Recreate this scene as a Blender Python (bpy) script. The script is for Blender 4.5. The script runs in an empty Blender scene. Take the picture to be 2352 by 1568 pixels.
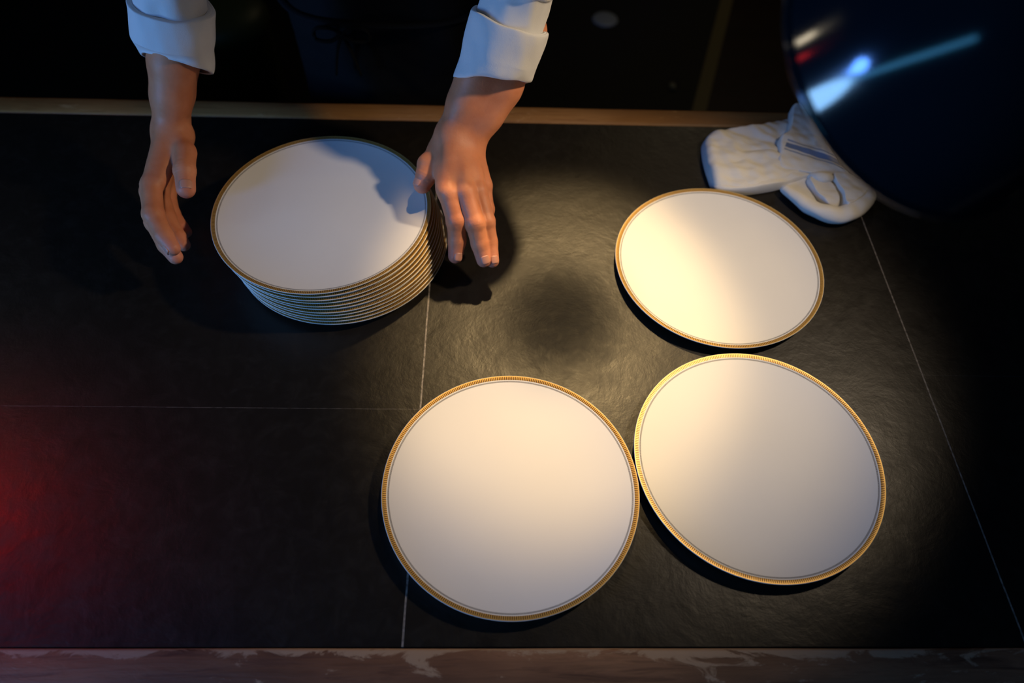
import bpy, bmesh, math, random
import numpy as np
from mathutils import Vector, Matrix, noise

random.seed(4)
S = bpy.context.scene
COL = S.collection
PI = math.pi

# ------------------------------------------------------------------ camera
FPX = 1619.28
CAM = np.array([0.0, 0.0, 0.818])
CX = np.array([0.99957493, -0.00574889, 0.02858168])
CU = np.array([-0.01114587, 0.83053638, 0.55685284])
CF = np.array([0.02693941, 0.55693471, -0.83011927])
cam_d = bpy.data.cameras.new('camera')
cam = bpy.data.objects.new('camera', cam_d); COL.objects.link(cam)
cam_d.sensor_width = 36.0
cam_d.lens = FPX / 2352 * 36.0
cam_d.clip_start = 0.02
M = Matrix.Identity(4)
for i in range(3):
    M[i][0] = CX[i]; M[i][1] = CU[i]; M[i][2] = -CF[i]; M[i][3] = CAM[i]
cam.matrix_world = M
cam_d.dof.use_dof = True
cam_d.dof.focus_distance = 0.90
cam_d.dof.aperture_fstop = 2.4
S.camera = cam

def P(px, py, z=0.0):
    """the point at height z above the counter seen at this place of the photo"""
    d = CF + CX * (px - 1176) / FPX - CU * (py - 784) / FPX
    return CAM + d * ((z - CAM[2]) / d[2])

# ------------------------------------------------------------------ world, light, exposure
w = bpy.data.worlds.new('world'); S.world = w; w.use_nodes = True
w.node_tree.nodes['Background'].inputs[0].default_value = (0.6, 0.6, 0.6, 1)
w.node_tree.nodes['Background'].inputs[1].default_value = 0.002
S.view_settings.view_transform = 'Standard'
S.view_settings.look = 'None'
S.view_settings.gamma = 1
S.view_settings.use_curve_mapping = False
S.view_settings.exposure = 0.0

def aim(o, loc, to):
    o.location = loc
    o.rotation_euler = (Vector(to) - Vector(loc)).to_track_quat('-Z', 'Y').to_euler()

def spot(name, loc, to, power, col, angle, blend, size):
    l = bpy.data.lights.new(name, 'SPOT'); l.energy = power; l.color = col
    l.spot_size = math.radians(angle); l.spot_blend = blend; l.shadow_soft_size = size
    o = bpy.data.objects.new(name, l); COL.objects.link(o); aim(o, loc, to); return o

def area(name, loc, to, power, col, sx, sy):
    l = bpy.data.lights.new(name, 'AREA'); l.shape = 'RECTANGLE'; l.size = sx; l.size_y = sy
    l.energy = power; l.color = col
    o = bpy.data.objects.new(name, l); COL.objects.link(o); aim(o, loc, to); return o

KEY = (1.0, 0.68, 0.31)
# warm lamps: a low one at the right, one behind the cook's right arm in the photo, one over the counter
spot('warm_pass_spot', (0.90, 0.69, 0.98), (0.09, 0.62, 0.0), 50, (1.0, 0.78, 0.53), 54, 1.0, 0.042)
pool = spot('ring_beam_spot', (0.25, 1.34, 1.22), (0.095, 0.592, 0.0), 110, KEY, 30, 0.2, 0.03)
spot('blue_stage_light', (-1.6, -0.30, 0.80), (0.0, 0.55, 0.0), 37, (0.10, 0.30, 1.0), 70, 0.6, 0.15)
area('blue_glint_light', (-1.6, -0.25, 0.42), (0.0, 0.5, 0.2), 9, (0.26, 0.56, 1.0), 0.50, 0.40).data.shape = 'ELLIPSE'  # added unseen light, placed to give the lamp shade its blue glint
area('small_warm_lamp', (-1.7, 0.95, 0.95), (0.2, 0.4, 0.5), 0.5, (1.0, 0.85, 0.6), 0.14, 0.10)
area('small_red_lamp', (-1.6, 0.60, 0.80), (0.2, 0.4, 0.5), 0.12, (1.0, 0.03, 0.03), 0.10, 0.07)
strip = area('cyan_streak_light', (-0.95, -0.75, 1.15), (0.2, 0.4, 0.5), 2.6, (0.10, 0.50, 1.0), 2.1, 0.10)  # long added light, out of view, that draws the streak on the shade
zz = (Vector((-0.95, -0.75, 1.15)) - Vector((0.2, 0.4, 0.5))).normalized(); xx = Vector((0.75, -0.45, 0.7)); xx = (xx - zz * xx.dot(zz)).normalized()
strip.rotation_euler = Matrix((xx, zz.cross(xx), zz)).transposed().to_euler()
area('back_fill_light', (1.2, 3.6, 1.6), (0.9, 2.4, -0.9), 2.2, (1.0, 0.8, 0.5), 0.5, 0.3)  # added fill, lifts the dark floor and its strip behind the counter
spot('red_stage_light', (-1.0, 0.48, 0.50), (-0.66, 0.29, 0.0), 4.0, (1.0, 0.0, 0.0), 60, 1.0, 0.05)
# the beam of the ring lamp: bright ring, dimmer in the middle (a crown-silvered bulb)
lt = pool.data; lt.use_nodes = True; nt = lt.node_tree
em = nt.nodes['Emission']; tc = nt.nodes.new('ShaderNodeTexCoord'); sx = nt.nodes.new('ShaderNodeSeparateXYZ')
nt.links.new(tc.outputs['Normal'], sx.inputs[0])
def lm(op, a, b=None):
    x = nt.nodes.new('ShaderNodeMath'); x.operation = op
    for i, v in enumerate((a, b)):
        if v is None: continue
        if isinstance(v, (int, float)): x.inputs[i].default_value = v
        else: nt.links.new(v, x.inputs[i])
    return x.outputs[0]
ang = lm('DIVIDE', lm('SQRT', lm('ADD', lm('MULTIPLY', sx.outputs[0], sx.outputs[0]), lm('MULTIPLY', sx.outputs[1], sx.outputs[1]))), lm('ABSOLUTE', sx.outputs[2]))
cr = nt.nodes.new('ShaderNodeValToRGB'); nt.links.new(lm('MULTIPLY', ang, 3.0), cr.inputs[0])
cr.color_ramp.interpolation = 'EASE'
els = cr.color_ramp.elements
while len(els) < 5: els.new(0.5)
for e_, (p_, v_) in zip(els, ((0.0, 0.05), (0.11, 0.12), (0.27, 1.0), (0.40, 0.85), (0.64, 0.0))):
    e_.position = p_; e_.color = (v_, v_, v_, 1)
nt.links.new(cr.outputs[0], em.inputs['Strength'])

# ------------------------------------------------------------------ materials
class NT:
    def __init__(s, name):
        s.m = bpy.data.materials.new(name); s.m.use_nodes = True
        s.t = s.m.node_tree; s.b = s.t.nodes['Principled BSDF']
    def n(s, kind, **kw):
        x = s.t.nodes.new(kind)
        for k, v in kw.items():
            if k.startswith('i_'):
                x.inputs[k[2:].replace('_', ' ')].default_value = v
            else: setattr(x, k, v)
        return x
    def l(s, a, b): s.t.links.new(a, b)
    def math(s, op, a, b=None, c=None):
        x = s.t.nodes.new('ShaderNodeMath'); x.operation = op
        for i, v in enumerate((a, b, c)):
            if v is None: continue
            if isinstance(v, (int, float)): x.inputs[i].default_value = v
            else: s.l(v, x.inputs[i])
        return x.outputs[0]
    def mix(s, fac, a, b):
        x = s.t.nodes.new('ShaderNodeMix'); x.data_type = 'RGBA'
        for sock, v in ((x.inputs[0], fac), (x.inputs[6], a), (x.inputs[7], b)):
            if isinstance(v, (int, float)): sock.default_value = v
            elif isinstance(v, tuple): sock.default_value = (*v, 1)
            else: s.l(v, sock)
        return x.outputs[2]
    def coords(s, scale=(1, 1, 1), kind='Object'):
        tc = s.n('ShaderNodeTexCoord'); mp = s.n('ShaderNodeMapping'); s.l(tc.outputs[kind], mp.inputs[0])
        mp.inputs['Scale'].default_value = scale
        return mp.outputs[0]
    def noise(s, vec, scale, detail=4, rough=0.5, dist=0.0):
        x = s.n('ShaderNodeTexNoise'); s.l(vec, x.inputs['Vector'])
        x.inputs['Scale'].default_value = scale; x.inputs['Detail'].default_value = detail
        x.inputs['Roughness'].default_value = rough; x.inputs['Distortion'].default_value = dist
        return x.outputs[0]
    def ramp(s, fac, stops):
        x = s.n('ShaderNodeValToRGB'); s.l(fac, x.inputs[0]); e = x.color_ramp.elements
        while len(e) < len(stops): e.new(0.5)
        for i, (p, c) in enumerate(stops):
            e[i].position = p; e[i].color = (*c, 1) if isinstance(c, tuple) else (c, c, c, 1)
        return x.outputs[0]
    def bump(s, h, strength, dist):
        x = s.n('ShaderNodeBump'); s.l(h, x.inputs['Height'])
        x.inputs['Strength'].default_value = strength; x.inputs['Distance'].default_value = dist
        s.l(x.outputs[0], s.b.inputs['Normal'])
    def set(s, **kw):
        for k, v in kw.items():
            k = k.replace('_', ' ')
            if isinstance(v, tuple) and len(v) == 3: v = (*v, 1)
            if hasattr(v, 'is_linked'): s.l(v, s.b.inputs[k])
            else: s.b.inputs[k].default_value = v
        return s

def plain(name, col, rough=0.5, metal=0.0, nscale=60, amt=0.12, bump=0.0, spec=0.5, **kw):
    m = NT(name); v = m.coords(); n = m.noise(v, nscale)
    m.set(Base_Color=m.mix(n, tuple(c * (1 - amt) for c in col), tuple(min(1, c * (1 + amt)) for c in col)),
          Roughness=rough, Metallic=metal, Specular_IOR_Level=spec, **kw)
    if bump: m.bump(n, bump, 0.001)
    return m.m

def mat_porcelain():
    m = NT('white_porcelain')
    tc = m.n('ShaderNodeTexCoord'); sp = m.n('ShaderNodeSeparateXYZ'); m.l(tc.outputs['Object'], sp.inputs[0])
    x, y = sp.outputs[0], sp.outputs[1]
    r = m.math('SQRT', m.math('ADD', m.math('MULTIPLY', x, x), m.math('MULTIPLY', y, y)))
    a = m.math('ARCTAN2', y, x)
    ring = m.math('MULTIPLY', m.math('GREATER_THAN', r, 0.1459), m.math('LESS_THAN', r, 0.1479))
    tick = m.math('GREATER_THAN', m.math('SINE', m.math('MULTIPLY', a, 770.0)), -0.25)
    up = m.math('GREATER_THAN', sp.outputs[2], 0.0125)
    f = m.math('MULTIPLY', m.math('MULTIPLY', ring, tick), up)
    n = m.noise(tc.outputs['Object'], 9.0, 2)
    white = m.mix(n, (0.72, 0.70, 0.67), (0.77, 0.75, 0.72))
    m.set(Base_Color=m.mix(f, white, (0.035, 0.028, 0.03)), Roughness=0.48, Specular_IOR_Level=0.3)
    return m.m

def mat_gilt():
    m = NT('gilt_rim_band')
    tc = m.n('ShaderNodeTexCoord'); sp = m.n('ShaderNodeSeparateXYZ'); m.l(tc.outputs['Object'], sp.inputs[0])
    x, y = sp.outputs[0], sp.outputs[1]
    a = m.math('ARCTAN2', y, x)
    r = m.math('SQRT', m.math('ADD', m.math('MULTIPLY', x, x), m.math('MULTIPLY', y, y)))
    tick = m.math('GREATER_THAN', m.math('SINE', m.math('MULTIPLY', a, 400.0)), 0.1)
    inner = m.math('LESS_THAN', r, 0.1533)
    f = m.math('MULTIPLY', tick, inner)
    m.set(Base_Color=m.mix(f, (0.66, 0.41, 0.11), (0.14, 0.055, 0.015)), Metallic=0.5, Roughness=0.40)
    return m.m

def mat_slate():
    m = NT('black_slate')
    v = m.coords()
    tc = m.n('ShaderNodeTexCoord'); sp = m.n('ShaderNodeSeparateXYZ'); m.l(tc.outputs['Object'], sp.inputs[0])
    x, y = sp.outputs[0], sp.outputs[1]
    big = m.noise(v, 5.0, 5, 0.6, 0.6)
    fine = m.noise(v, 38.0, 6, 0.65, 0.8)
    wob = m.math('MULTIPLY', m.math('SUBTRACT', m.noise(v, 14.0, 3), 0.5), 0.0012)
    def line(c, pos, hw): return m.math('LESS_THAN', m.math('ABSOLUTE', m.math('ADD', m.math('SUBTRACT', c, pos), wob)), hw)
    g1 = line(x, -0.0940, 0.0011)
    g2 = line(x, 0.5933, 0.0010)
    g3 = m.math('MULTIPLY', line(y, 0.4405, 0.00055), m.math('LESS_THAN', x, -0.094))
    g4 = m.math('MULTIPLY', line(y, 0.50, 0.0006), m.math('GREATER_THAN', x, 0.593))
    g = m.math('MAXIMUM', m.math('MAXIMUM', g1, g2), m.math('MAXIMUM', m.math('MULTIPLY', g3, 0.22), m.math('MULTIPLY', g4, 0.1)))
    speck = m.ramp(m.noise(v, 160, 3), [(0.30, 0.25), (0.62, 1.0)])
    g = m.math('MULTIPLY', g, speck)
    base = m.mix(big, (0.0055, 0.0044, 0.0034), (0.0125, 0.0098, 0.0070))
    base = m.mix(m.ramp(fine, [(0.50, 0.0), (0.85, 0.5)]), base, (0.018, 0.015, 0.011))
    m.set(Base_Color=m.mix(g, base, (0.23, 0.20, 0.17)),
          Roughness=m.ramp(fine, [(0.3, 0.36), (0.7, 0.46)]), Specular_IOR_Level=0.37)
    h = m.math('ADD', m.math('MULTIPLY', m.noise(v, 16.0, 6, 0.66, 0.35), 1.0), m.math('MULTIPLY', m.noise(v, 60.0, 5, 0.6, 0.2), 0.25))
    h = m.math('SUBTRACT', h, m.math('MULTIPLY', g, 0.15))
    m.bump(h, 0.38, 0.003)
    return m.m

def mat_wood(name, dark, mid, light, wear, sc=1.0, edge=None):
    m = NT(name)
    v = m.coords((2.2 * sc, 30 * sc, 30 * sc)); v2 = m.coords((9, 26, 26)); v3 = m.coords((3, 9, 9))
    g = m.noise(v, 3.0, 7, 0.7, 0.7)
    wv = m.noise(v2, 1.6, 8, 0.72, 0.9)
    big = m.noise(v3, 1.0, 3)
    c = m.ramp(g, [(0.30, dark), (0.50, mid), (0.72, tuple(x * 0.6 for x in mid))])
    c = m.mix(m.ramp(big, [(0.38, 0.75), (0.6, 0.0)]), c, dark)
    f = wv
    if edge is not None:
        tc = m.n('ShaderNodeTexCoord'); sp = m.n('ShaderNodeSeparateXYZ'); m.l(tc.outputs['Object'], sp.inputs[0])
        # worn pale arris beside the slate
        e = m.ramp(m.math('MULTIPLY', m.math('SUBTRACT', sp.outputs[1], edge), 80.0), [(0.0, 0.0), (1.0, 0.22)])
        f = m.math('ADD', wv, e)
    c = m.mix(m.ramp(f, [(wear, 0.0), (wear + 0.06, 0.85)]), c, light)
    m.set(Base_Color=c, Roughness=m.ramp(g, [(0.3, 0.55), (0.7, 0.42)]), Specular_IOR_Level=0.35)
    m.bump(m.math('ADD', g, wv), 0.5, 0.0015)
    return m.m

def mat_skin():
    m = NT('skin'); v = m.coords()
    n1 = m.noise(v, 22, 4, 0.6); n2 = m.noise(v, 420, 3, 0.6)
    at = m.n('ShaderNodeAttribute', attribute_name='blush')
    c = m.mix(m.ramp(n1, [(0.35, 0.0), (0.7, 1.0)]), (0.54, 0.180, 0.080), (0.67, 0.265, 0.135))
    c = m.mix(m.math('MULTIPLY', at.outputs['Fac'], 0.65), c, (0.68, 0.25, 0.19))
    m.set(Base_Color=c, Roughness=0.52, Specular_IOR_Level=0.4)
    m.b.inputs['Subsurface Weight'].default_value = 0.18
    m.b.inputs['Subsurface Radius'].default_value = (0.010, 0.004, 0.002)
    m.b.inputs['Subsurface Scale'].default_value = 0.5
    h = m.math('ADD', m.math('MULTIPLY', n2, 0.35), m.noise(v, 90, 4, 0.6))
    m.bump(h, 0.35, 0.0012)
    return m.m

def mat_cloth(name, col, weave=900, rough=0.85, fold=0.0, stripe=None):
    m = NT(name); v = m.coords()
    w1 = m.n('ShaderNodeTexWave'); m.l(v, w1.inputs[0]); w1.inputs['Scale'].default_value = weave / 6; w1.bands_direction = 'X'
    w2 = m.n('ShaderNodeTexWave'); m.l(v, w2.inputs[0]); w2.inputs['Scale'].default_value = weave / 6; w2.bands_direction = 'Y'
    n = m.noise(v, 35, 4)
    c = m.mix(n, tuple(x * 0.92 for x in col), col)
    if stripe: c = stripe(m, c)
    m.set(Base_Color=c, Roughness=rough, Specular_IOR_Level=0.1)
    h = m.math('ADD', m.math('MULTIPLY', m.noise(v, weave, 2), 0.22), m.math('MULTIPLY', n, fold))
    m.bump(h, 0.4, 0.002)
    return m.m

PORC = mat_porcelain(); GILT = mat_gilt(); SLATE = mat_slate()
WOODN = mat_wood('worn_dark_wood', (0.060, 0.024, 0.014), (0.28, 0.135, 0.070), (0.40, 0.27, 0.17), 0.57, edge=-0.4445)
WOODF = mat_wood('brown_wood', (0.20, 0.085, 0.025), (0.36, 0.18, 0.060), (0.45, 0.26, 0.11), 0.60)
SKIN = mat_skin()
NAIL = plain('fingernail', (0.58, 0.27, 0.19), 0.35, amt=0.05)
SHIRT = mat_cloth('white_shirt_cotton', (0.70, 0.69, 0.68), fold=1.2)
APRON = mat_cloth('black_apron_cotton', (0.007, 0.0075, 0.009), fold=1.0)
TROUSER = mat_cloth('black_trouser_cotton', (0.006, 0.006, 0.007))
HAIR = plain('dark_hair', (0.02, 0.014, 0.01), 0.5)
LEATHER = plain('black_leather', (0.01, 0.01, 0.01), 0.4)
SHADE = plain('glossy_black_enamel', (0.004, 0.008, 0.012), 0.16, spec=0.3, nscale=4, Coat_Weight=1.0, Coat_Roughness=0.08)
SHADEIN = plain('white_enamel', (0.5, 0.48, 0.44), 0.4)
STEEL = plain('dark_steel', (0.20, 0.20, 0.21), 0.35, 1.0)
DARKBOX = plain('black_panel', (0.010, 0.009, 0.009), 0.6)

# ------------------------------------------------------------------ helpers
def link(o, parent=None):
    COL.objects.link(o)
    if parent: o.parent = parent
    return o

def tag(o, label=None, cat=None, group=None, kind=None):
    if label: o['label'] = label
    if cat: o['category'] = cat
    if group: o['group'] = group
    if kind: o['kind'] = kind
    return o

def empty(name, loc=(0, 0, 0)):
    o = bpy.data.objects.new(name, None); o.location = loc; o.empty_display_size = 0.05
    return link(o)

def mesh_obj(name, verts, faces, mats, parent=None, smooth=True, loc=None):
    """verts in world space; the object's origin goes to loc (or the parent's place)"""
    me = bpy.data.meshes.new(name)
    org = Vector(loc) if loc is not None else Vector((0, 0, 0))
    porg = Vector(parent.location) if parent else Vector((0, 0, 0))
    if parent and parent.parent: porg = porg + Vector(parent.parent.location)
    if loc is None: org = porg
    v = np.asarray(verts, dtype=float) - np.array(org)
    me.from_pydata([tuple(p) for p in v.tolist()], [], [tuple(f) for f in faces])
    for m in (mats if isinstance(mats, (list, tuple)) else [mats]): me.materials.append(m)
    if smooth: me.polygons.foreach_set('use_smooth', [True] * len(me.polygons))
    me.update()
    o = bpy.data.objects.new(name, me)
    o.location = org - porg
    return link(o, parent)

def box_mesh(x0, x1, y0, y1, z0, z1, bev=0.0, seg=2, cuts=0):
    bm = bmesh.new(); bmesh.ops.create_cube(bm, size=1)
    for v in bm.verts:
        v.co = Vector((x0 + (v.co.x + .5) * (x1 - x0), y0 + (v.co.y + .5) * (y1 - y0), z0 + (v.co.z + .5) * (z1 - z0)))
    if bev: bmesh.ops.bevel(bm, geom=bm.edges[:], offset=bev, segments=seg, affect='EDGES', profile=0.5)
    vs = [tuple(v.co) for v in bm.verts]; bm.verts.index_update()
    fs = [[v.index for v in f.verts] for f in bm.faces]; bm.free()
    return vs, fs

def lathe(profile, n=128, closed=False):
    """profile of (r, z); an r of 0 becomes a pole"""
    vs, fs = [], []; rows = []
    for r, z in profile:
        if r < 1e-7: rows.append([len(vs)]); vs.append((0, 0, z))
        else:
            rows.append(list(range(len(vs), len(vs) + n)))
            for i in range(n):
                a = 2 * PI * i / n; vs.append((r * math.cos(a), r * math.sin(a), z))
    for A, B in zip(rows[:-1], rows[1:]):
        for i in range(n):
            j = (i + 1) % n
            if len(A) == 1: fs.append((A[0], B[j], B[i]))
            elif len(B) == 1: fs.append((A[i], A[j], B[0]))
            else: fs.append((A[i], A[j], B[j], B[i]))
    return vs, fs

def join(parts):
    V, F = [], []
    for v, f in parts:
        o = len(V); V += [tuple(p) for p in v]; F += [tuple(i + o for i in q) for q in f]
    return V, F

def tube(path, rad, n=12, cap=True, flat=1.0):
    path = [np.array(p, float) for p in path]; vs, fs = [], []
    rads = rad if isinstance(rad, (list, tuple)) else [rad] * len(path)
    up = np.array([0, 0, 1.0])
    for k, p in enumerate(path):
        t = path[min(k + 1, len(path) - 1)] - path[max(k - 1, 0)]; t /= np.linalg.norm(t)
        a = np.cross(t, up)
        if np.linalg.norm(a) < 1e-3: a = np.cross(t, [0, 1.0, 0])
        a /= np.linalg.norm(a); b = np.cross(a, t)
        for i in range(n):
            q = 2 * PI * i / n
            vs.append(tuple(p + rads[k] * (math.cos(q) * a + flat * math.sin(q) * b)))
    for k in range(len(path) - 1):
        for i in range(n):
            j = (i + 1) % n; fs.append((k * n + i, k * n + j, (k + 1) * n + j, (k + 1) * n + i))
    if cap: fs += [tuple(range(n))[::-1], tuple(range((len(path) - 1) * n, len(path) * n))]
    return vs, fs

def catmull(pts, m=8, closed=False):
    pts = [np.array(p, float) for p in pts]; n = len(pts); out = []
    rng = range(n) if closed else range(n - 1)
    for i in rng:
        if closed: p0, p1, p2, p3 = pts[i - 1], pts[i], pts[(i + 1) % n], pts[(i + 2) % n]
        else: p0, p1, p2, p3 = pts[max(i - 1, 0)], pts[i], pts[i + 1], pts[min(i + 2, n - 1)]
        for k in range(m):
            t = k / m
            out.append(0.5 * ((2 * p1) + (-p0 + p2) * t + (2 * p0 - 5 * p1 + 4 * p2 - p3) * t * t + (-p0 + 3 * p1 - 3 * p2 + p3) * t ** 3))
    if not closed: out.append(pts[-1])
    return out

# --- implicit surface: smooth union of tapered capsules, then surface nets
def smin(a, b, k):
    h = np.clip(0.5 + 0.5 * (b - a) / k, 0, 1)
    return b * (1 - h) + a * h - k * h * (1 - h)

def sd_seg(X, Y, Z, a, b, ra, rb):
    ab = b - a; L = float(ab @ ab) + 1e-12
    px, py, pz = X - a[0], Y - a[1], Z - a[2]
    t = np.clip((px * ab[0] + py * ab[1] + pz * ab[2]) / L, 0, 1)
    return np.sqrt((px - t * ab[0]) ** 2 + (py - t * ab[1]) ** 2 + (pz - t * ab[2]) ** 2) - (ra + (rb - ra) * t)

def chain(X, Y, Z, pts, rad, k):
    d = None
    for i in range(len(pts) - 1):
        s = sd_seg(X, Y, Z, pts[i], pts[i + 1], rad[i], rad[i + 1])
        d = s if d is None else smin(d, s, k)
    return d

def surface_net(fn, lo, hi, h):
    lo = np.array(lo, dtype=np.float32); hi = np.array(hi, dtype=np.float32)
    n = np.ceil((hi - lo) / h).astype(int) + 1
    ax = [lo[i] + h * np.arange(n[i], dtype=np.float32) for i in range(3)]
    X, Y, Z = np.meshgrid(*ax, indexing='ij')
    D = fn(X, Y, Z); del X, Y, Z
    ins = D < 0
    c = np.zeros(tuple(n - 1), np.int8)
    offs = [(i, j, k) for i in (0, 1) for j in (0, 1) for k in (0, 1)]
    sl = lambda o: tuple(slice(o[a], o[a] + n[a] - 1) for a in range(3))
    for o in offs: c += ins[sl(o)]
    act = np.argwhere((c > 0) & (c < 8))
    idx = -np.ones(tuple(n - 1), int); idx[tuple(act.T)] = np.arange(len(act))
    acc = np.zeros((len(act), 3)); cnt = np.zeros(len(act))
    for o in offs:
        for a in range(3):
            if o[a]: continue
            o2 = list(o); o2[a] = 1
            p, q = act + np.array(o), act + np.array(o2)
            d0, d1 = D[tuple(p.T)], D[tuple(q.T)]
            m = (d0 < 0) != (d1 < 0)
            t = np.where(m, d0 / np.where(m, d0 - d1, 1), 0)
            pos = p.astype(float); pos[:, a] += t
            acc[m] += pos[m]; cnt[m] += 1
    V = lo + h * acc / cnt[:, None]
    F = []
    for a in range(3):
        b, cc = (a + 1) % 3, (a + 2) % 3
        s0 = [slice(1, n[i] - 1) for i in range(3)]; s0[a] = slice(0, n[a] - 1)
        s1 = list(s0); s1[a] = slice(1, n[a])
        i0, i1 = ins[tuple(s0)], ins[tuple(s1)]
        ch = np.argwhere(i0 != i1)
        flip = i0[tuple(ch.T)]
        base = ch.copy(); base[:, b] += 1; base[:, cc] += 1
        def g(db, dc):
            q = base.copy(); q[:, b] -= db; q[:, cc] -= dc
            return idx[tuple(q.T)]
        quad = np.stack([g(1, 1), g(0, 1), g(0, 0), g(1, 0)], 1)
        quad[~flip] = quad[~flip][:, ::-1]
        F.append(quad)
    F = np.concatenate(F); F = F[(F >= 0).all(1)]
    return V.tolist(), F.tolist()

# ================================================================== THE SETTING
fl = mesh_obj('floor', *box_mesh(-3.2, 3.3, -1.5, 4.2, -0.95, -0.90), plain('black_floor', (0.006, 0.0055, 0.005), 0.7, nscale=8, bump=0.3), smooth=False)
tag(fl, kind='structure')
WALL = plain('black_wall_paint', (0.012, 0.011, 0.010), 0.8, nscale=6)
for nm, bx in (('wall_back', (-3.3, 3.4, 4.2, 4.3, -.95, 2.0)), ('wall_left', (-3.3, -3.2, -1.5, 4.2, -.95, 2.0)), ('wall_right', (3.3, 3.4, -1.5, 4.2, -.95, 2.0)),
               ('wall_front', (-3.3, 3.4, -1.6, -1.5, -.95, 2.0)), ('ceiling', (-3.3, 3.4, -1.6, 4.3, 2.0, 2.1))):
    tag(mesh_obj(nm, *box_mesh(*bx), WALL, smooth=False), kind='structure')
# the brown floor to the right of the threshold strip
a, b = P(1655, 0, -0.9), P(1590, 250, -0.9)
dirn = (a - b); dirn /= np.linalg.norm(dirn)
def along(s, off=0.0): 
    q = b + dirn * s; nx = np.array([dirn[1], -dirn[0], 0]); return q + nx * off
q0, q1 = along(-1.4), along(1.9)
for nm, off0, off1, z, mt in (('floor', 0.052, 2.6, -0.897, mat_wood('dark_red_floor', (0.020, 0.008, 0.005), (0.034, 0.014, 0.008), (0.030, 0.015, 0.010), 0.6)),
                              ('trim_1', 0.0, 0.052, -0.888, plain('olive_brass_strip', (0.20, 0.16, 0.06), 0.5, 0.0))):
    c = [along(-1.4, off0), along(-1.4, off1), along(1.9, off1), along(1.9, off0)]
    vs = [(p[0], p[1], -0.9) for p in c] + [(p[0], p[1], z) for p in c]
    fs = [(3, 2, 1, 0), (4, 5, 6, 7), (0, 1, 5, 4), (1, 2, 6, 5), (2, 3, 7, 6), (3, 0, 4, 7)]
    tag(mesh_obj(nm, vs, fs, mt, smooth=False), kind='structure')

# ================================================================== COUNTER
ctr = empty('counter', (0, 0.582, -0.9))
tag(ctr, 'long black slate-topped counter with worn wooden edges where the plates are laid out', 'counter')
mesh_obj('slate_top', *box_mesh(-1.5, 1.6, 0.1508, 1.0128, -0.03, 0.0), SLATE, ctr, smooth=False, loc=(0, 0, 0))
def edge_strip(y0, y1, z1, bev):
    n = 90; vs, fs = [], []
    prof = []
    for y, z in ((y0, -0.045), (y0, z1 - bev), (y0 + bev * .3, z1 - bev * .3), (y0 + bev, z1), ((y0 + y1) / 2, z1 + 0.0004), (y1 - bev, z1), (y1 - bev * .3, z1 - bev * .3), (y1, z1 - bev), (y1, -0.045)):
        prof.append((y, z))
    for i in range(n + 1):
        x = -1.5 + 3.1 * i / n
        for y, z in prof:
            d = (noise.noise(Vector((x * 7, y * 30, z * 30))) * 0.0006)
            vs.append((x, y + d, z + d))
    m = len(prof)
    for i in range(n):
        for k in range(m):
            kk = (k + 1) % m; fs.append((i * m + k, i * m + kk, (i + 1) * m + kk, (i + 1) * m + k))
    fs += [tuple(range(m)), tuple(range(n * m, n * m + m))[::-1]]
    return vs, fs
o = mesh_obj('wooden_edge', *edge_strip(0.080, 0.1500, 0.001, 0.004), WOODN, ctr); o['label'] = 'scuffed dark brown wooden edge on the near side'
o = mesh_obj('wooden_edge', *edge_strip(1.0136, 1.060, 0.001, 0.008), WOODF, ctr); o['label'] = 'amber brown wooden edge on the far side'
mesh_obj('base', *box_mesh(-1.45, 1.55, 0.14, 0.98, -0.9, -0.03), DARKBOX, ctr, smooth=False)

# ================================================================== PLATES
R = 0.155
def make_plate(loc, rz, label, group=None):
    e = empty('plate', loc); e.rotation_euler.z = rz
    tag(e, label, 'plate', group)
    N = 180
    # inner face and underside, without the gilt band
    zt = lambda q: 0.0052 + 0.0096 * (q / 0.1479) ** 3.6
    prof = [(q, zt(q)) for q in (0, .02, .04, .055, .07, .085, .1, .11, .12, .128, .135, .140, .1435, .1459, .1479)] + [(0.1492, 0.0152)]
    low = [(0.1545, 0.0163), (0.15495, 0.0161), (0.1550, 0.0154), (0.1546, 0.0146)] + [(q, zt(q) - 0.0036) for q in (.1495, .145, .138, .130, .120, .110, .1, .09, .080)] + [(0.0765, 0.0014), (0.0760, 0.0), (0.0735, 0.0), (0.0730, 0.0012), (0, 0.0012)]
    b = join([lathe(prof, N), lathe(low, N)])
    b1 = mesh_obj('plate_body', [(x, y, z) for x, y, z in b[0]], b[1], PORC)
    b1.parent = e
    fix_normals(b1)
    band = lathe([(0.1492, 0.0152), (0.1505, 0.0156), (0.1525, 0.0160), (0.1545, 0.0163)], N)
    g = mesh_obj('gilt_band', band[0], band[1], GILT); g.parent = e; fix_normals(g)
    g['label'] = 'gold band ticked with brown strokes'
    return e
def fix_normals(o):
    bm = bmesh.new(); bm.from_mesh(o.data)
    for f in bm.faces:
        pass
    bmesh.ops.remove_doubles(bm, verts=bm.verts[:], dist=1e-6)
    bmesh.ops.recalc_face_normals(bm, faces=bm.faces[:])
    bm.to_mesh(o.data); bm.free()

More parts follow.
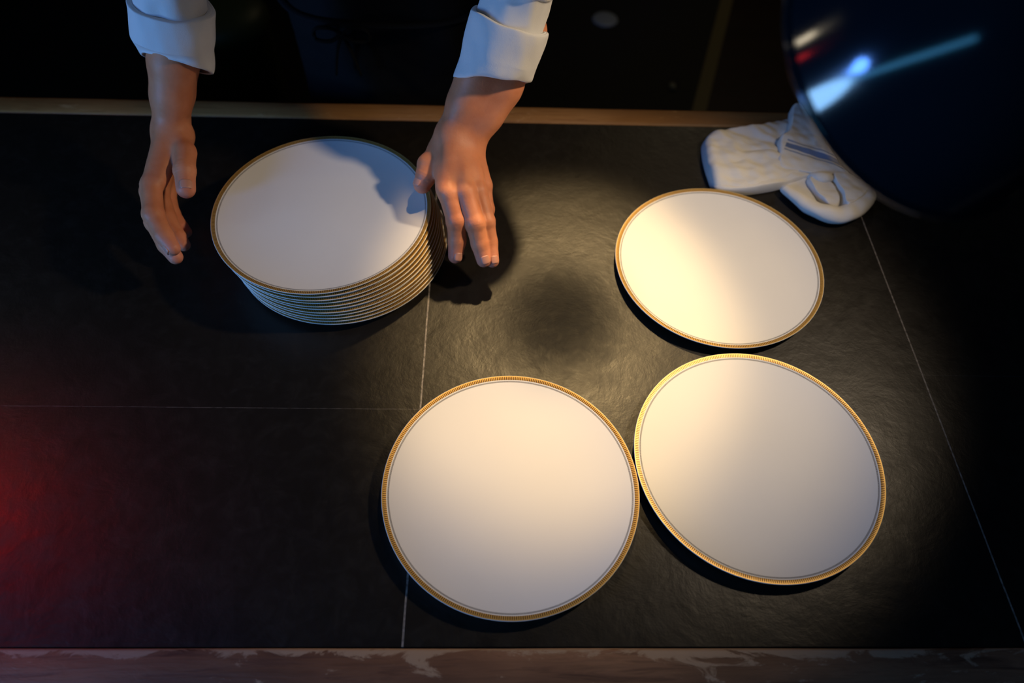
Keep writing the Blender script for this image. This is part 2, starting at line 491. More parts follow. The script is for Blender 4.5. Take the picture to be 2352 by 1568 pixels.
proto = make_plate((0.0236, 0.3282, 0.0), 0.0, 'gold-rimmed white plate lying alone nearest the camera, lowest in the photo')
def copy_plate(loc, rz, label, group=None):
    c = proto.copy(); COL.objects.link(c); c.location = loc; c.rotation_euler = (0, 0, rz)
    c['label'] = label
    if group: c['group'] = group
    for ch in proto.children:
        d = ch.copy(); COL.objects.link(d); d.parent = c
    return c
LAID = 'gold-rimmed plates laid out singly'
proto['group'] = LAID
copy_plate((0.3323, 0.3675, 0.0), 1.1, 'gold-rimmed white plate laid between the nearest plate and the far one by the towel', LAID)
copy_plate((0.3369, 0.6858, 0.0), 2.3, 'gold-rimmed white plate lying just in front of the dish towel', LAID)
NST = 11
words = ['bottom', 'second from the bottom', 'third from the bottom', 'fourth from the bottom', 'fifth from the bottom', 'middle (sixth) plate',
         'fifth from the top', 'fourth from the top', 'third from the top', 'second from the top', 'top']
base = np.array([-0.2258, 0.7180]); top = np.array([-0.2463, 0.7226])
jit = [(0, 0), (-.0010, .0006), (-.0035, .0007), (-.0045, .0013), (-.0060, .0012), (-.0085, .0027), (-.0105, .0024), (-.0125, .0035), (-.0152, .0031), (-.0175, .0045), (-.0205, .0046)]
for i in range(NST):
    z = 0.00615 * i
    if i == NST - 1: lab = 'white plate with gold rim on top of the stack, its whole face showing'
    elif i == 0: lab = 'gold-rimmed plate at the bottom of the stack, resting on the slate'
    elif i == 5: lab = 'gold-rimmed plate in the very middle of the stack, sixth from either end'
    else: lab = 'gold-rimmed plate in the stack, %s, only its edge showing' % words[i]
    copy_plate((base[0] + jit[i][0], base[1] + jit[i][1], z), 0.7 * i, lab, 'stacked gold-rimmed plates')

# ================================================================== PERSON
person = empty('person', (-0.20, 1.26, -0.9))
tag(person, 'person in white shirt and black apron, both hands held around the plate stack', 'person')

def A(*t): return [np.array(P(*q)) for q in t]

# left of the photo: thumb up, palm facing the stack
L_el = P(370, -150, 0.36); 
L_w = P(394, 292, 0.125)
L_cf = P(400, 140, 0.205)
Lf = dict(
    index=A((352, 372, .118), (347, 425, .112), (352, 492, .104), (376, 540, .092), (397, 570, .084)),
    middle=A((352, 380, .098), (345, 440, .088), (356, 510, .078), (382, 562, .066), (403, 590, .060)),
    ring=A((365, 385, .080), (366, 440, .066), (384, 500, .052), (410, 545, .044), (422, 562, .040)),
    pinky=A((378, 385, .064), (384, 440, .050), (396, 490, .040), (418, 522, .034), (428, 533, .031)),
    thumb=A((412, 312, .122), (425, 350, .125), (424, 392, .121), (427, 434, .112)))
# right of the photo: back of the hand up, thumb over the top plate
R_el = P(1225, -150, 0.37)
R_w = P(1058, 318, 0.138)
R_cf = P(1125, 185, 0.205)
Rf = dict(
    index=A((1030, 395, .128), (1031, 445, .119), (1049, 508, .092), (1050, 552, .068), (1046, 588, .050)),
    middle=A((1058, 395, .128), (1070, 442, .120), (1091, 512, .093), (1102, 560, .068), (1111, 597, .050)),
    ring=A((1083, 395, .122), (1098, 440, .112), (1116, 508, .086), (1125, 556, .062), (1131, 599, .045)),
    pinky=A((1098, 385, .110), (1110, 425, .098), (1118, 480, .076), (1118, 520, .056), (1112, 550, .042)),
    thumb=A((1015, 345, .126), (983, 378, .118), (979, 403, .110), (970, 424, .101)))

def hand_sdf(w, cf, el, f, rt):
    keys = ('index', 'middle', 'ring', 'pinky')
    FR = dict(index=(.0145, .0145, .0142, .0128, .0104), middle=(.0145, .0145, .0138, .0124, .0104),
              ring=(.0135, .0135, .0126, .0112, .0096), pinky=(.0118, .0118, .0106, .0096, .0084))
    k = rt
    def fn(X, Y, Z):
        X = X.astype(np.float32)
        # forearm: two bones side by side, thicker towards the elbow
        side = f['index'][0] - f['ring'][0]; side = side / np.linalg.norm(side)
        ax = w - cf; ax /= np.linalg.norm(ax)
        side = side - ax * (side @ ax); side /= np.linalg.norm(side)
        back = cf - ax * 0.08
        d = None
        for s in (1, -1):
            sg = chain(X, Y, Z, [w + side * s * .0140, w - ax * .05 + side * s * .0160, cf + side * s * .0170, back + side * s * .015], [.0225, .0235, .0275, .028], .02)
            d = sg if d is None else smin(d, sg, .016)
        # palm
        pal = None
        for i, q in enumerate(keys):
            b0 = w + side * (.016 - .0105 * i)
            sg = sd_seg(X, Y, Z, b0, f[q][1], .0185 if i < 3 else .017, .0128)
            pal = sg if pal is None else smin(pal, sg, .009)
        d = smin(d, pal, .014)
        # ball of the thumb
        th = f['thumb']
        sg = chain(X, Y, Z, [w + side * .012 + ax * .004, th[0], th[1]], [.019, .0175, .0135], .01)
        d = smin(d, sg, .012)
        web = sd_seg(X, Y, Z, th[0], f['index'][1] * .75 + th[2] * .25, .014, .010)
        d = smin(d, web, .012)
        # fingers
        fing = None
        for q in keys:
            r = [x * k for x in FR[q]]
            pts = f[q][1:]
            sg = chain(X, Y, Z, pts, [r[1], r[2], r[3], r[4]], .0035)
            for j, am in ((1, .0007), (2, .0004)):
                ta_ = pts[j + 1] - pts[j - 1]; ta_ = ta_ / np.linalg.norm(ta_)
                near = np.exp(-((X - pts[j][0]) ** 2 + (Y - pts[j][1]) ** 2 + (Z - pts[j][2]) ** 2) / (.016 ** 2))
                for o_ in (-.0035, 0.0, .0035):
                    ax_ = (X - pts[j][0]) * ta_[0] + (Y - pts[j][1]) * ta_[1] + (Z - pts[j][2]) * ta_[2] - o_
                    sg = sg + am * near * np.exp(-(ax_ / .0010) ** 2)
            # knuckle swellings
            for j in (1,):
                kk = np.sqrt((X - pts[j][0]) ** 2 + (Y - pts[j][1]) ** 2 + (Z - pts[j][2]) ** 2) - r[2] * 1.0
                sg = smin(sg, kk, .004)
            fing = sg if fing is None else smin(fing, sg, .0012)
        tp = chain(X, Y, Z, th[1:], [.0150, .0142, .0128], .004)
        kk = np.sqrt((X - th[2][0]) ** 2 + (Y - th[2][1]) ** 2 + (Z - th[2][2]) ** 2) - .0145
        tp = smin(tp, kk, .004)
        ta_ = th[3] - th[2]; ta_ = ta_ / np.linalg.norm(ta_)
        near = np.exp(-((X - th[2][0]) ** 2 + (Y - th[2][1]) ** 2 + (Z - th[2][2]) ** 2) / (.018 ** 2))
        for o_ in (-.0045, 0.0, .004, .0075):
            ax_ = (X - th[2][0]) * ta_[0] + (Y - th[2][1]) * ta_[1] + (Z - th[2][2]) * ta_[2] - o_
            tp = tp + .0010 * near * np.exp(-(ax_ / .0011) ** 2)
        d = smin(d, fing, .0055)
        d = smin(d, tp, .0065)
        return d
    pts = np.array([p for q in f.values() for p in q] + [w, cf, cf + (cf - w) / np.linalg.norm(cf - w) * .09])
    return fn, pts.min(0) - .045, pts.max(0) + .045

def blush_attr(o, tips):
    me = o.data; n = len(me.vertices); co = np.empty(n * 3); me.vertices.foreach_get('co', co); co = co.reshape(-1, 3) + np.array(person.location)
    v = np.zeros(n)
    for p, r, a in tips:
        v = np.maximum(v, a * np.exp(-((co - p) ** 2).sum(1) / (r * r)))
    at = me.attributes.new('blush', 'FLOAT', 'POINT'); at.data.foreach_set('value', v)

parts = []
for (w_, cf_, el_, f_, rt_) in ((L_w, L_cf, L_el, Lf, 0.97), (R_w, R_cf, R_el, Rf, 1.0)):
    fn, lo, hi = hand_sdf(w_, cf_, el_, f_, rt_)
    parts.append(surface_net(fn, lo, hi, 0.00135))

# rest of the body: upper arms, trunk, neck, head, legs
V3 = lambda *a: np.array(a, float)
L_sh, R_sh = V3(-0.385, 1.23, 0.55), V3(-0.015, 1.23, 0.55)
def body_fn(X, Y, Z):
    def seg(a, b, ra, rb): return sd_seg(X, Y, Z, V3(*a), V3(*b), ra, rb)
    def ell(c, r):
        q = np.sqrt(((X - c[0]) / r[0]) ** 2 + ((Y - c[1]) / r[1]) ** 2 + ((Z - c[2]) / r[2]) ** 2)
        return (q - 1) * min(r)
    d = ell((-.20, 1.27, .40), (.165, .105, .22))
    d = smin(d, ell((-.20, 1.26, .14), (.145, .100, .20)), .06)
    d = smin(d, ell((-.20, 1.27, -.02), (.160, .110, .13)), .05)
    for s in (-1, 1):
        d = smin(d, seg((-.20 + s * .085, 1.27, -.03), (-.20 + s * .10, 1.26, -.42), .082, .056), .03)
        d = smin(d, seg((-.20 + s * .10, 1.26, -.42), (-.20 + s * .11, 1.29, -.82), .054, .038), .02)
        d = smin(d, seg((-.20 + s * .11, 1.29, -.84), (-.20 + s * .13, 1.17, -.865), .034, .026), .02)
    for sh, el, cf in ((L_sh, L_el, L_cf), (R_sh, R_el, R_cf)):
        d = smin(d, sd_seg(X, Y, Z, sh, el, .046, .036), .03)
        d = smin(d, sd_seg(X, Y, Z, el, cf - (cf - el) * .12, .034, .026), .012)
    d = smin(d, seg((-.20, 1.25, .56), (-.20, 1.22, .68), .056, .052), .03)
    d = smin(d, ell((-.20, 1.195, .76), (.074, .092, .112)), .02)
    d = smin(d, ell((-.20, 1.165, .70), (.050, .055, .050)), .02)      # jaw
    d = smin(d, seg((-.20, 1.105, .765), (-.20, 1.088, .735), .007, .011), .01)  # nose
    for s in (-1, 1):
        d = smin(d, ell((-.20 + s * .076, 1.205, .75), (.010, .020, .031)), .006)
        e = np.sqrt((X + .20 - s * .030) ** 2 + (Y - 1.098) ** 2 + (Z - .765) ** 2) - .014
        d = -smin(-d, e, .008)
    m = np.sqrt(((X + .20) / 2.2) ** 2 + (Y - 1.100) ** 2 + ((Z - .695) * 2.0) ** 2) - .007
    d = -smin(-d, m, .006)
    return d
parts.append(surface_net(body_fn, (-.60, 1.0 - .12, -.90), (.16, 1.42, .90), 0.009))
bv, bf = join(parts)
body = mesh_obj('body', bv, bf, SKIN, person)
tips = []
for f_ in (Lf, Rf):
    for q in f_: tips += [(f_[q][-1], .016, 1.0)]
    for q in ('index', 'middle', 'ring'): tips += [(f_[q][1], .012, .35), (f_[q][2], .010, .4)]
blush_attr(body, tips)
mo = body.modifiers.new('smooth', 'SMOOTH'); mo.factor = 0.5; mo.iterations = 2

def nail(tip, prev, upv, wid, ln, r):
    """a curved nail plate on the upper side of a finger tip"""
    t = tip - prev; t /= np.linalg.norm(t)
    u = upv - t * (upv @ t); u /= np.linalg.norm(u); s = np.cross(t, u)
    vs, fs = [], []; nu, nv = 8, 8
    for lay in (0, 1):
        for i in range(nu + 1):
            for j in range(nv + 1):
                a = (i / nu - .5) * 2; b_ = j / nv
                wsc = wid * (1 if b_ > .25 else math.sqrt(1 - (1 - b_ / .25) ** 2 * .6)) * (1 - .25 * max(0, b_ - .8) / .2)
                x = a * wsc * .5
                hgt = math.sqrt(max(r * r - x * x, 0)) + (0.0004 if lay else -0.0006)
                vs.append(tuple(tip + t * (ln * (b_ - .62)) + s * x + u * (hgt - .0012 * max(0, b_ - .5) ** 1.5)))
    m = (nu + 1) * (nv + 1)
    for i in range(nu):
        for j in range(nv):
            q = i * (nv + 1) + j
            fs.append((m + q, m + q + 1, m + q + nv + 2, m + q + nv + 1)); fs.append((q, q + nv + 1, q + nv + 2, q + 1))
    rim = [j for j in range(nv + 1)] + [i * (nv + 1) + nv for i in range(1, nu + 1)] + [nu * (nv + 1) + j for j in range(nv - 1, -1, -1)] + [i * (nv + 1) for i in range(nu - 1, 0, -1)]
    for q in range(len(rim)):
        a_, b_ = rim[q], rim[(q + 1) % len(rim)]; fs.append((a_, b_, m + b_, m + a_))
    o = mesh_obj('fingernail', vs, fs, NAIL, body); fix_normals(o); return o
toc = lambda p: (CAM - p) / np.linalg.norm(CAM - p)
nail(Lf['thumb'][-1], Lf['thumb'][-2], toc(Lf['thumb'][-1]) + V3(0.15, -.3, 0), .0165, .013, .0134)
nail(Rf['thumb'][-1], Rf['thumb'][-2], V3(-.45, 0, .8), .0165, .013, .0134)
nail(Rf['index'][-1], Rf['index'][-2], V3(.45, -.2, .8), .0125, .012, .0108)
nail(Rf['middle'][-1], Rf['middle'][-2], V3(.2, -.4, .8), .0125, .012, .0108)
nail(Rf['ring'][-1], Rf['ring'][-2], V3(.35, -.4, .8), .0115, .011, .0100)
nail(Lf['index'][-1], Lf['index'][-2], V3(-.8, -.2, .3), .0120, .012, .0104)

# sleeves with turned-back cuffs
def sleeve_loft(rings, n=72, wr=0.0, thick=0.0022, seed=0, crease=None):
    """rings: (centre, axis, half width, half depth, [droop]); outer skin, rolled rim, inner skin"""
    vs, fs = [], []
    def ring(c, ax, a_, b_, off, k):
        ax = ax / np.linalg.norm(ax)
        s = np.cross(ax, V3(0, 0, 1)); s /= np.linalg.norm(s); u = np.cross(s, ax)
        base = len(vs)
        for i in range(n):
            q = 2 * PI * i / n
            p = c + s * a_ * math.cos(q) + u * b_ * math.sin(q)
            nv = s * math.cos(q) + u * math.sin(q)
            d = noise.noise(Vector((p[0] * 26 + seed, p[1] * 26, p[2] * 26))) * wr + noise.noise(Vector((p[0] * 60, p[1] * 18 + seed, p[2] * 30))) * wr * .5
            lon = noise.noise(Vector((math.cos(q) * 1.5 + seed, math.sin(q) * 1.5, 3.3))) * wr * 1.6
            vs.append(tuple(p + nv * (d + off) + ax * lon * .6))
        return base
    rows = [ring(*r, 0.0, k) for k, r in enumerate(rings)] + [ring(*r, -thick, len(rings) - 1 - k) for k, r in enumerate(rings[::-1])]
    for a_, b_ in zip(rows, rows[1:] + rows[:1]):
        for i in range(n):
            j = (i + 1) % n; fs.append((a_ + i, a_ + j, b_ + j, b_ + i))
    return vs, fs

def interp_rings(keys, m=7):
    c = catmull([np.concatenate([k[0], k[1], [k[2], k[3]]]) for k in keys], m)
    return [(q[:3], q[3:6], q[6], q[7]) for q in c]

def do_sleeve(cf, el, sh, w_, seed, cuffw, label, tilt, low, kt, kb):
    ax = w_ - cf; ax /= np.linalg.norm(ax)
    axe = cf - el; axe /= np.linalg.norm(axe)
    # cuff: from just above the bare forearm, turned back up the arm
    ta = ax + tilt; ta /= np.linalg.norm(ta)
    c0 = low
    c1 = c0 - axe * .078
    mid = (c0 + c1) / 2
    upper = [(c1 + axe * .012, axe, cuffw * .90, cuffw * .84), (c1 - axe * .035, axe, cuffw * .86, cuffw * .82), ((c1 + el) / 2 + V3(0, -.004, 0), axe, cuffw * .98, cuffw * .92),
             (el, (axe + (el - sh) / np.linalg.norm(el - sh)) / 2, cuffw * 1.12, cuffw * 1.10), ((el + sh) / 2, el - sh, cuffw * 1.12, cuffw * 1.15), (sh, el - sh, cuffw * 1.22, cuffw * 1.3)]
    sl = mesh_obj('sleeve', *sleeve_loft(interp_rings(upper, 8), wr=.0055, seed=seed), SHIRT, person)
    sl['label'] = label
    fix_normals(sl)
    cu = [(c0 + ta * .003, ta, cuffw * .94 * kb, cuffw * .92 * kb), (c0, ta, cuffw * kb, cuffw * .98 * kb), (mid * .5 + c0 * .5, (ta + axe) / 2, cuffw * (kb * .6 + kt * .4), cuffw), (mid, axe, cuffw * (kb * .3 + kt * .7), cuffw),
          (c1 + axe * .006, axe, cuffw * kt * 1.02, cuffw), (c1, axe, cuffw * .98 * kt, cuffw * .98), (c1 + axe * .001, axe, cuffw * .92, cuffw * .88)]
    c_ = mesh_obj('cuff', *sleeve_loft(interp_rings(cu, 5), wr=.0035, seed=seed + 5, thick=.003), SHIRT, sl)
    fix_normals(c_)
    seam = [(cu[1][0] + 0, ta)]
do_sleeve(L_cf, L_el, L_sh, L_w, 1.0, .0530, 'rolled white sleeve at the left of the photo', V3(0.05, -.15, .30), P(405, 143, 0.207), 1.06, .90)
do_sleeve(R_cf, R_el, R_sh, R_w, 7.0, .0530, 'rolled white sleeve at the right of the photo', V3(.42, -.06, .12), P(1133, 180, 0.210), 1.0, 1.03)

# shirt, trousers, apron, hair, shoes
def offs(fn, t, extra=None):
    def g(X, Y, Z):
        def ell(c, r):
            return (np.sqrt(((X - c[0]) / r[0]) ** 2 + ((Y - c[1]) / r[1]) ** 2 + ((Z - c[2]) / r[2]) ** 2) - 1) * min(r)
        return fn(X, Y, Z, ell)
    return g
def shirt_fn(X, Y, Z, ell):
    d = ell((-.20, 1.27, .40), (.178, .118, .235))
    d = smin(d, ell((-.20, 1.26, .14), (.158, .114, .21)), .06)
    for sh in (L_sh, R_sh): d = smin(d, np.sqrt((X - sh[0]) ** 2 + (Y - sh[1]) ** 2 + (Z - sh[2]) ** 2) - .062, .04)
    d = smin(d, sd_seg(X, Y, Z, V3(-.20, 1.25, .57), V3(-.20, 1.24, .62), .064, .060), .02)
    d = d + 0.003 * np.sin(X * 70 + Z * 25) * np.sin(Z * 31)
    return np.maximum(d, -(Z + .02))
sh_o = mesh_obj('shirt', *surface_net(offs(shirt_fn, 0), (-.48, 1.08, -.04), (.08, 1.44, .72), .008), SHIRT, person)
def tr_fn(X, Y, Z, ell):
    d = ell((-.20, 1.27, -.02), (.172, .122, .135))
    for s in (-1, 1):
        d = smin(d, sd_seg(X, Y, Z, V3(-.20 + s * .085, 1.27, -.03), V3(-.20 + s * .10, 1.26, -.42), .096, .074), .03)
        d = smin(d, sd_seg(X, Y, Z, V3(-.20 + s * .10, 1.26, -.42), V3(-.20 + s * .11, 1.29, -.82), .072, .062), .03)
    return d
mesh_obj('trousers', *surface_net(offs(tr_fn, 0), (-.48, 1.08, -.90), (.08, 1.44, .14), .009), TROUSER, person)
for s in (-1, 1):
    x = -.20 + s * .12
    v, f = surface_net(lambda X, Y, Z: np.maximum(smin(sd_seg(X, Y, Z, V3(x - s * .005, 1.30, -.850), V3(x + s * .012, 1.15, -.862), .046, .040), sd_seg(X, Y, Z, V3(x - s * .008, 1.295, -.85), V3(x - s * .008, 1.295, -.79), .044, .046), .02), -(Z + .899)), (x - .08, 1.08, -.92), (x + .08, 1.37, -.74), .006)
    mesh_obj('shoe', v, f, LEATHER, person)
def hair_fn(X, Y, Z, ell):
    d = ell((-.20, 1.205, .775), (.083, .100, .112))
    d = np.maximum(d, -((Z - .80) + (Y - 1.10) * 1.2 - .03 * 0) * .6)
    return d + .002 * np.sin(X * 300) * np.sin(Z * 200)
mesh_obj('hair', *surface_net(offs(hair_fn, 0), (-.31, 1.08, .62), (-.09, 1.33, .92), .005), HAIR, person)

def apron_mesh():
    vs, fs = [], []; nx, nz = 60, 90
    for lay in (0, 1):
        for j in range(nz + 1):
            z = .40 - 1.02 * j / nz
            half = .11 + (.075 * min(1, max(0, (.33 - z) / .16)))
            for i in range(nx + 1):
                u = (i / nx - .5) * 2
                ang = u * half / .155
                bulge = .012 * math.exp(-((z - .12) / .12) ** 2)
                ry = .142 + bulge
                x = -.20 + .190 * math.sin(ang); y = 1.272 - ry * math.cos(ang)
                f = noise.noise(Vector((x * 14, z * 6, 1.0))) * .010 + math.sin(u * 9 + z * 5) * .0035 * (1 if z < .1 else .3)
                cr = noise.noise(Vector((x * 30 + z * 25, z * 40, 4.0))) * .004
                y += f + cr - (.0022 if lay else 0)
                vs.append((x, y, z))
    m = (nx + 1) * (nz + 1)
    for j in range(nz):
        for i in range(nx):
            q = j * (nx + 1) + i
            fs.append((q, q + 1, q + nx + 2, q + nx + 1)); fs.append((m + q, m + q + nx + 1, m + q + nx + 2, m + q + 1))
    rim = list(range(nx + 1)) + [j * (nx + 1) + nx for j in range(1, nz + 1)] + [nz * (nx + 1) + i for i in range(nx - 1, -1, -1)] + [j * (nx + 1) for j in range(nz - 1, 0, -1)]
    for q in range(len(rim)):
        a_, b_ = rim[q], rim[(q + 1) % len(rim)]; fs.append((a_, m + a_, m + b_, b_))
    return vs, fs
ap = mesh_obj('apron', *apron_mesh(), APRON, person); fix_normals(ap)
tie = []
for k in range(33):
    a_ = -1.5 + 3.0 * k / 32
    tie.append((-.20 + .197 * math.sin(a_), 1.272 - .166 * math.cos(a_) - .004, .115 + .008 * math.cos(a_ * 3)))
bow = []
for sx in (-1, 1):
    c = np.array([-.262, 1.100, .108])
    bow.append(tube(catmull([c, c + V3(sx * .018, -.006, .014), c + V3(sx * .042, -.006, .012), c + V3(sx * .045, -.004, -.008), c + V3(sx * .020, -.006, -.010), c], 6), .0045, 8, True, .6))
    bow.append(tube(catmull([c, c + V3(sx * .012, -.006, -.03), c + V3(sx * .022, -.006, -.075)], 6), .0042, 8, True, .6))
mesh_obj('apron_tie', *join([tube(tie, .0085, 8, True, .45)] + bow), APRON, ap)

# ================================================================== DISH TOWEL
def towel_stripe(m, c):
    at = m.n('ShaderNodeAttribute', attribute_name='stripe')
    f = at.outputs['Fac']
    def band(c0, hw): return m.math('LESS_THAN', m.math('ABSOLUTE', m.math('SUBTRACT', f, c0)), hw)
    thick = band(0.0, 0.0048); thin = m.math('MAXIMUM', band(0.0096, 0.0014), band(-0.0096, 0.0014))
    return m.mix(m.math('MAXIMUM', thick, m.math('MULTIPLY', thin, 0.8)), c, (0.15, 0.20, 0.33))
TOWEL = mat_cloth('white_towel_cotton', (0.72, 0.69, 0.64), weave=700, fold=1.0, stripe=towel_stripe)

tow_v, tow_f, tow_s = [], [], []
def slab(outline, z0, zt, wr=.004, seed=0.0, stripe=None, round_=.15, tiltv=None, rings=30):
    pts = catmull([P(x, y, z0 + zt * .5)[:2] for x, y in outline], 14, True)
    pts = np.array(pts); c = pts.mean(0); n = len(pts)
    base = len(tow_v)
    def h(p, s):
        q = min(1.0, (1 - s) / round_); prof = math.sqrt(max(0, 1 - (1 - q) ** 2))
        nz = noise.noise(Vector((p[0] * 22 + seed, p[1] * 30, seed))) * wr + noise.noise(Vector((p[0] * 60 + p[1] * 20, p[1] * 75 + seed, 2))) * wr * .45
        nz += (1 - abs(noise.noise(Vector((p[0] * 34 + p[1] * 12, p[1] * 48 - p[0] * 10, seed + 9)))) * 5) * wr * .07
        nz += (abs(math.sin(p[1] * 95 + p[0] * 28 + 3 * noise.noise(Vector((p[0] * 14, p[1] * 14, seed)))))) * wr * .35
        tl = 0 if tiltv is None else tiltv[0] * (p[0] - c[0]) + tiltv[1] * (p[1] - c[1])
        return z0 + (zt + nz + tl) * prof
    def st(p, ok=True):
        if stripe is None: return 1.0
        (a_, b_) = stripe; d = b_ - a_; L = np.linalg.norm(d); d = d / L; q = p - a_
        t = q @ d
        sag = .0035 * math.sin(max(0, min(1, t / L)) * PI * .8)
        return float(q[0] * -d[1] + q[1] * d[0] - sag) if t > -.001 else 1.0
    idx = []
    for r in range(rings + 1):
        s = 1 - (r / rings) * .97; row = []
        for i in range(n):
            p = c + (pts[i] - c) * s
            row.append(len(tow_v)); tow_v.append((p[0], p[1], h(p, s))); tow_s.append(st(p))
        idx.append(row)
    top_c = len(tow_v); tow_v.append((c[0], c[1], h(c, 0))); tow_s.append(st(c))
    for r in range(rings):
        for i in range(n):
            j = (i + 1) % n; tow_f.append((idx[r][i], idx[r][j], idx[r + 1][j], idx[r + 1][i]))
    for i in range(n): tow_f.append((idx[rings][i], idx[rings][(i + 1) % n], top_c))
    low = []
    for i in range(n): low.append(len(tow_v)); p = c + (pts[i] - c) * .985; tow_v.append((p[0], p[1], z0 - .0012)); tow_s.append(1.0)
    for i in range(n):
        j = (i + 1) % n; tow_f.append((low[i], low[j], idx[0][j], idx[0][i]))
    tow_f.append(tuple(low[::-1]))
def rope(path, rad, flat, seed=0):
    pts = catmull([P(*q) for q in path], 9)
    v, f = tube(pts, [rad * (0.55 + .45 * math.sin(PI * min(1, max(0, k / (len(pts) - 1))))) for k in range(len(pts))], 18, True, flat)
    o = len(tow_v)
    for p in v:
        d = noise.noise(Vector((p[0] * 50 + seed, p[1] * 50, p[2] * 50))) * .003
        tow_v.append((p[0], p[1], max(.0003, p[2] + d))); tow_s.append(1.0)
    tow_f.extend([tuple(i + o for i in q) for q in f])

# broad folded part at the left
slab([(1614, 352), (1616, 322), (1640, 304), (1700, 298), (1760, 287), (1803, 276), (1840, 282), (1885, 320), (1905, 380), (1880, 402), (1830, 410), (1770, 428), (1700, 440), (1645, 436), (1626, 400)], .0013, .0185, .0062, 1.0)
# thinner underlying ply along its lower edge
slab([(1640, 410), (1700, 415), (1790, 402), (1880, 395), (1890, 402), (1830, 418), (1770, 434), (1700, 443), (1642, 438)], .0013, .015, .003, 8.0)
# lower loop: base ply, outer roll, inner lobes
slab([(1792, 432), (1830, 415), (1880, 402), (1950, 398), (2004, 443), (1975, 488), (1925, 506), (1880, 499), (1840, 473)], .0013, .007, .003, 3.0)
rope([(1800, 434, .009), (1838, 462, .011), (1880, 486, .012), (1925, 495, .012), (1966, 480, .012), (1994, 447, .012), (1975, 418, .011)], .016, .75, 2)
slab([(1853, 412), (1885, 408), (1908, 424), (1922, 448), (1926, 474), (1908, 482), (1884, 462), (1862, 436)], .006, .013, .003, 5.0)
slab([(1908, 402), (1950, 405), (1992, 432), (1984, 456), (1956, 476), (1940, 478), (1930, 450), (1916, 424)], .008, .015, .003, 6.0)
rope([(1858, 404, .013), (1885, 409, .020), (1908, 412, .016)], .010, .8, 6)
# striped flap on top, its corner standing up
slab([(1788, 350), (1787, 322), (1806, 306), (1811, 275), (1815, 252), (1832, 252), (1852, 276), (1890, 322), (1930, 372), (1958, 404), (1900, 398), (1840, 388), (1792, 380)], .0185, .0120, .0040, 11.0,
     stripe=(P(1805, 332, .030)[:2], P(1935, 372, .030)[:2]), round_=.14, tiltv=(0.0, .16))
tw = mesh_obj('dish_towel', tow_v, tow_f, TOWEL, loc=tuple(P(1800, 370, 0)))
tw.location.z += 0.0014
bm = bmesh.new(); bm.from_mesh(tw.data); bmesh.ops.recalc_face_normals(bm, faces=bm.faces[:]); bm.to_mesh(tw.data); bm.free()
at = tw.data.attributes.new('stripe', 'FLOAT', 'POINT'); at.data.foreach_set('value', tow_s)
tag(tw, 'crumpled white dish towel with blue stripes lying at the far edge of the counter', 'towel')

# ================================================================== PENDANT LAMP (near, out of focus)
lampE = empty('pendant_lamp', (0, 0, 0))
tag(lampE, 'glossy black bell-shaped lamp shade hanging blurred in the top right corner, mirroring blue light', 'lamp')
LZ = 0.45
c_rim = CAM + CF * LZ + CX * (2132 - 1176) / FPX * LZ - CU * (132 - 784) / FPX * LZ
al = 0.95; be = math.sqrt(1 - al * al)
axis = CF * al + (-CX * .89 - CU * .45) * be; axis /= np.linalg.norm(axis)
lampE.location = tuple(c_rim)
lampE.rotation_euler = Vector(axis).to_track_quat('-Z', 'Y').to_euler()
def lamp_part(name, prof, mat, n=96, parent=None):
    v, f = lathe([(a_ * .82, b_ * .82) for a_, b_ in prof], n)
    o = mesh_obj(name, v, f, mat); o.parent = parent or lampE; fix_normals(o); return o
outer = [(.0, .135), (.012, .135), (.024, .133), (.034, .129), (.050, .121), (.070, .107), (.090, .087), (.106, .063), (.117, .037), (.1235, .012), (.1265, .004), (.1275, 0)]
inner = [(.1255, .0005), (.1215, .012), (.115, .036), (.104, .061), (.088, .084), (.068, .104), (.048, .118), (.030, .126), (.0, .128)]
lamp_part('lamp_shade', outer + inner, SHADE)
lamp_part('rim_ring', [(.1268, .002), (.1298, .001), (.1305, -.002), (.1290, -.0045), (.1265, -.004), (.1255, -.001), (.1268, .002)], SHADE)
lamp_part('socket', [(0, .128), (.018, .128), (.019, .170), (.014, .182), (.007, .188), (0, .188)], STEEL, 40)
lamp_part('light_bulb', [(0, .055), (.012, .057), (.022, .066), (.026, .078), (.023, .092), (.014, .106), (.012, .128), (0, .128)], plain('frosted_glass', (.6, .6, .58), .3), 32)

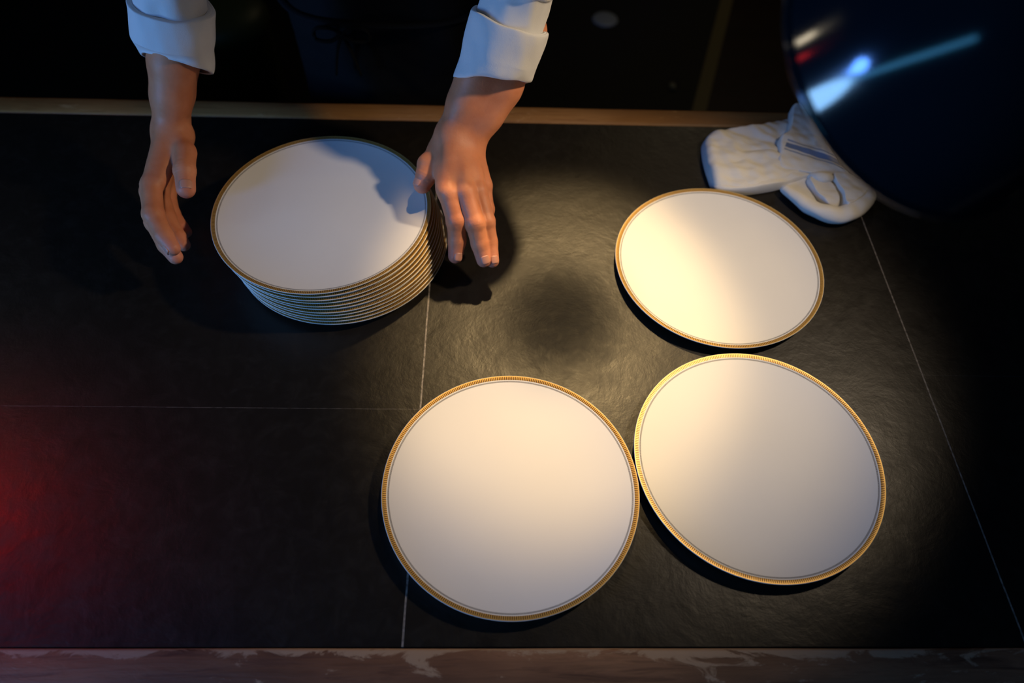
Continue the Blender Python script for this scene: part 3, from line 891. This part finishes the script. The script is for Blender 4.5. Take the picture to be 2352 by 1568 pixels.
nk = np.array(c_rim) - axis * .150
cord = [nk, nk + V3(0.004, -.002, .03), nk + V3(.010, -.004, .12), V3(nk[0] + .012, nk[1] - .004, 1.2), V3(nk[0] + .012, nk[1] - .004, 1.985)]
def to_lamp(o):
    inv = (Matrix.Translation(lampE.location) @ lampE.rotation_euler.to_matrix().to_4x4()).inverted()
    o.data.transform(inv); o.parent = lampE
to_lamp(mesh_obj('cord', *tube(catmull(cord, 6), .0032, 10), LEATHER, loc=(0, 0, 0)))
cv, cf_ = lathe([(0, 0), (.030, 0), (.048, .004), (.05, .022), (0, .022)], 40)
to_lamp(mesh_obj('ceiling_canopy', [(x + nk[0] + .012, y + nk[1] - .004, z + 1.978) for x, y, z in cv], cf_, STEEL, loc=(0, 0, 0)))

# ================================================================== THINGS ON THE FLOOR BEHIND
p = P(1390, 45, -0.9)
fs_ = lathe([(0, .006), (.045, .006), (.052, .0045), (.055, 0)], 48)
dr = mesh_obj('floor_drain', [(x + p[0], y + p[1], z + p[2]) for x, y, z in fs_[0]], fs_[1], plain('pale_grey_metal', (.45, .5, .5), .5, .2), loc=tuple(p))
tag(dr, 'pale round drain cover on the dark floor beyond the counter', 'drain')
p = P(1544, 202, -0.9)
v, f = lathe([(0, .016), (.012, .015), (.017, .010), (.018, .003), (.014, 0), (0, 0)], 14)
v = [(x * (1 + .3 * noise.noise(Vector((x * 90, y * 90, 1)))) * .8, y * 1.3, z) for x, y, z in v]
cp = mesh_obj('paper_scrap', [(x + p[0], y + p[1], z + p[2]) for x, y, z in v], f, plain('grey_paper', (.30, .30, .24), .7), loc=tuple(p))
tag(cp, 'tiny grey scrap lying on the dark floor near the brass strip', 'scrap')
# olive bin in the dark behind the left arm
p = P(508, 0, -0.32); 
v, f = lathe([(0, 0), (.118, 0), (.122, .01), (.132, .50), (.138, .505), (.138, .53), (.120, .56), (.07, .578), (0, .58)], 64)
bn = mesh_obj('waste_bin', [(x + p[0] - .02, y + p[1], z - .9) for x, y, z in v], f, plain('dark_olive_plastic', (.050, .060, .020), .5), loc=(p[0] - .02, p[1], -.9))
tag(bn, 'dark olive bin standing in the shadows behind the cook, beside the left sleeve', 'bin')
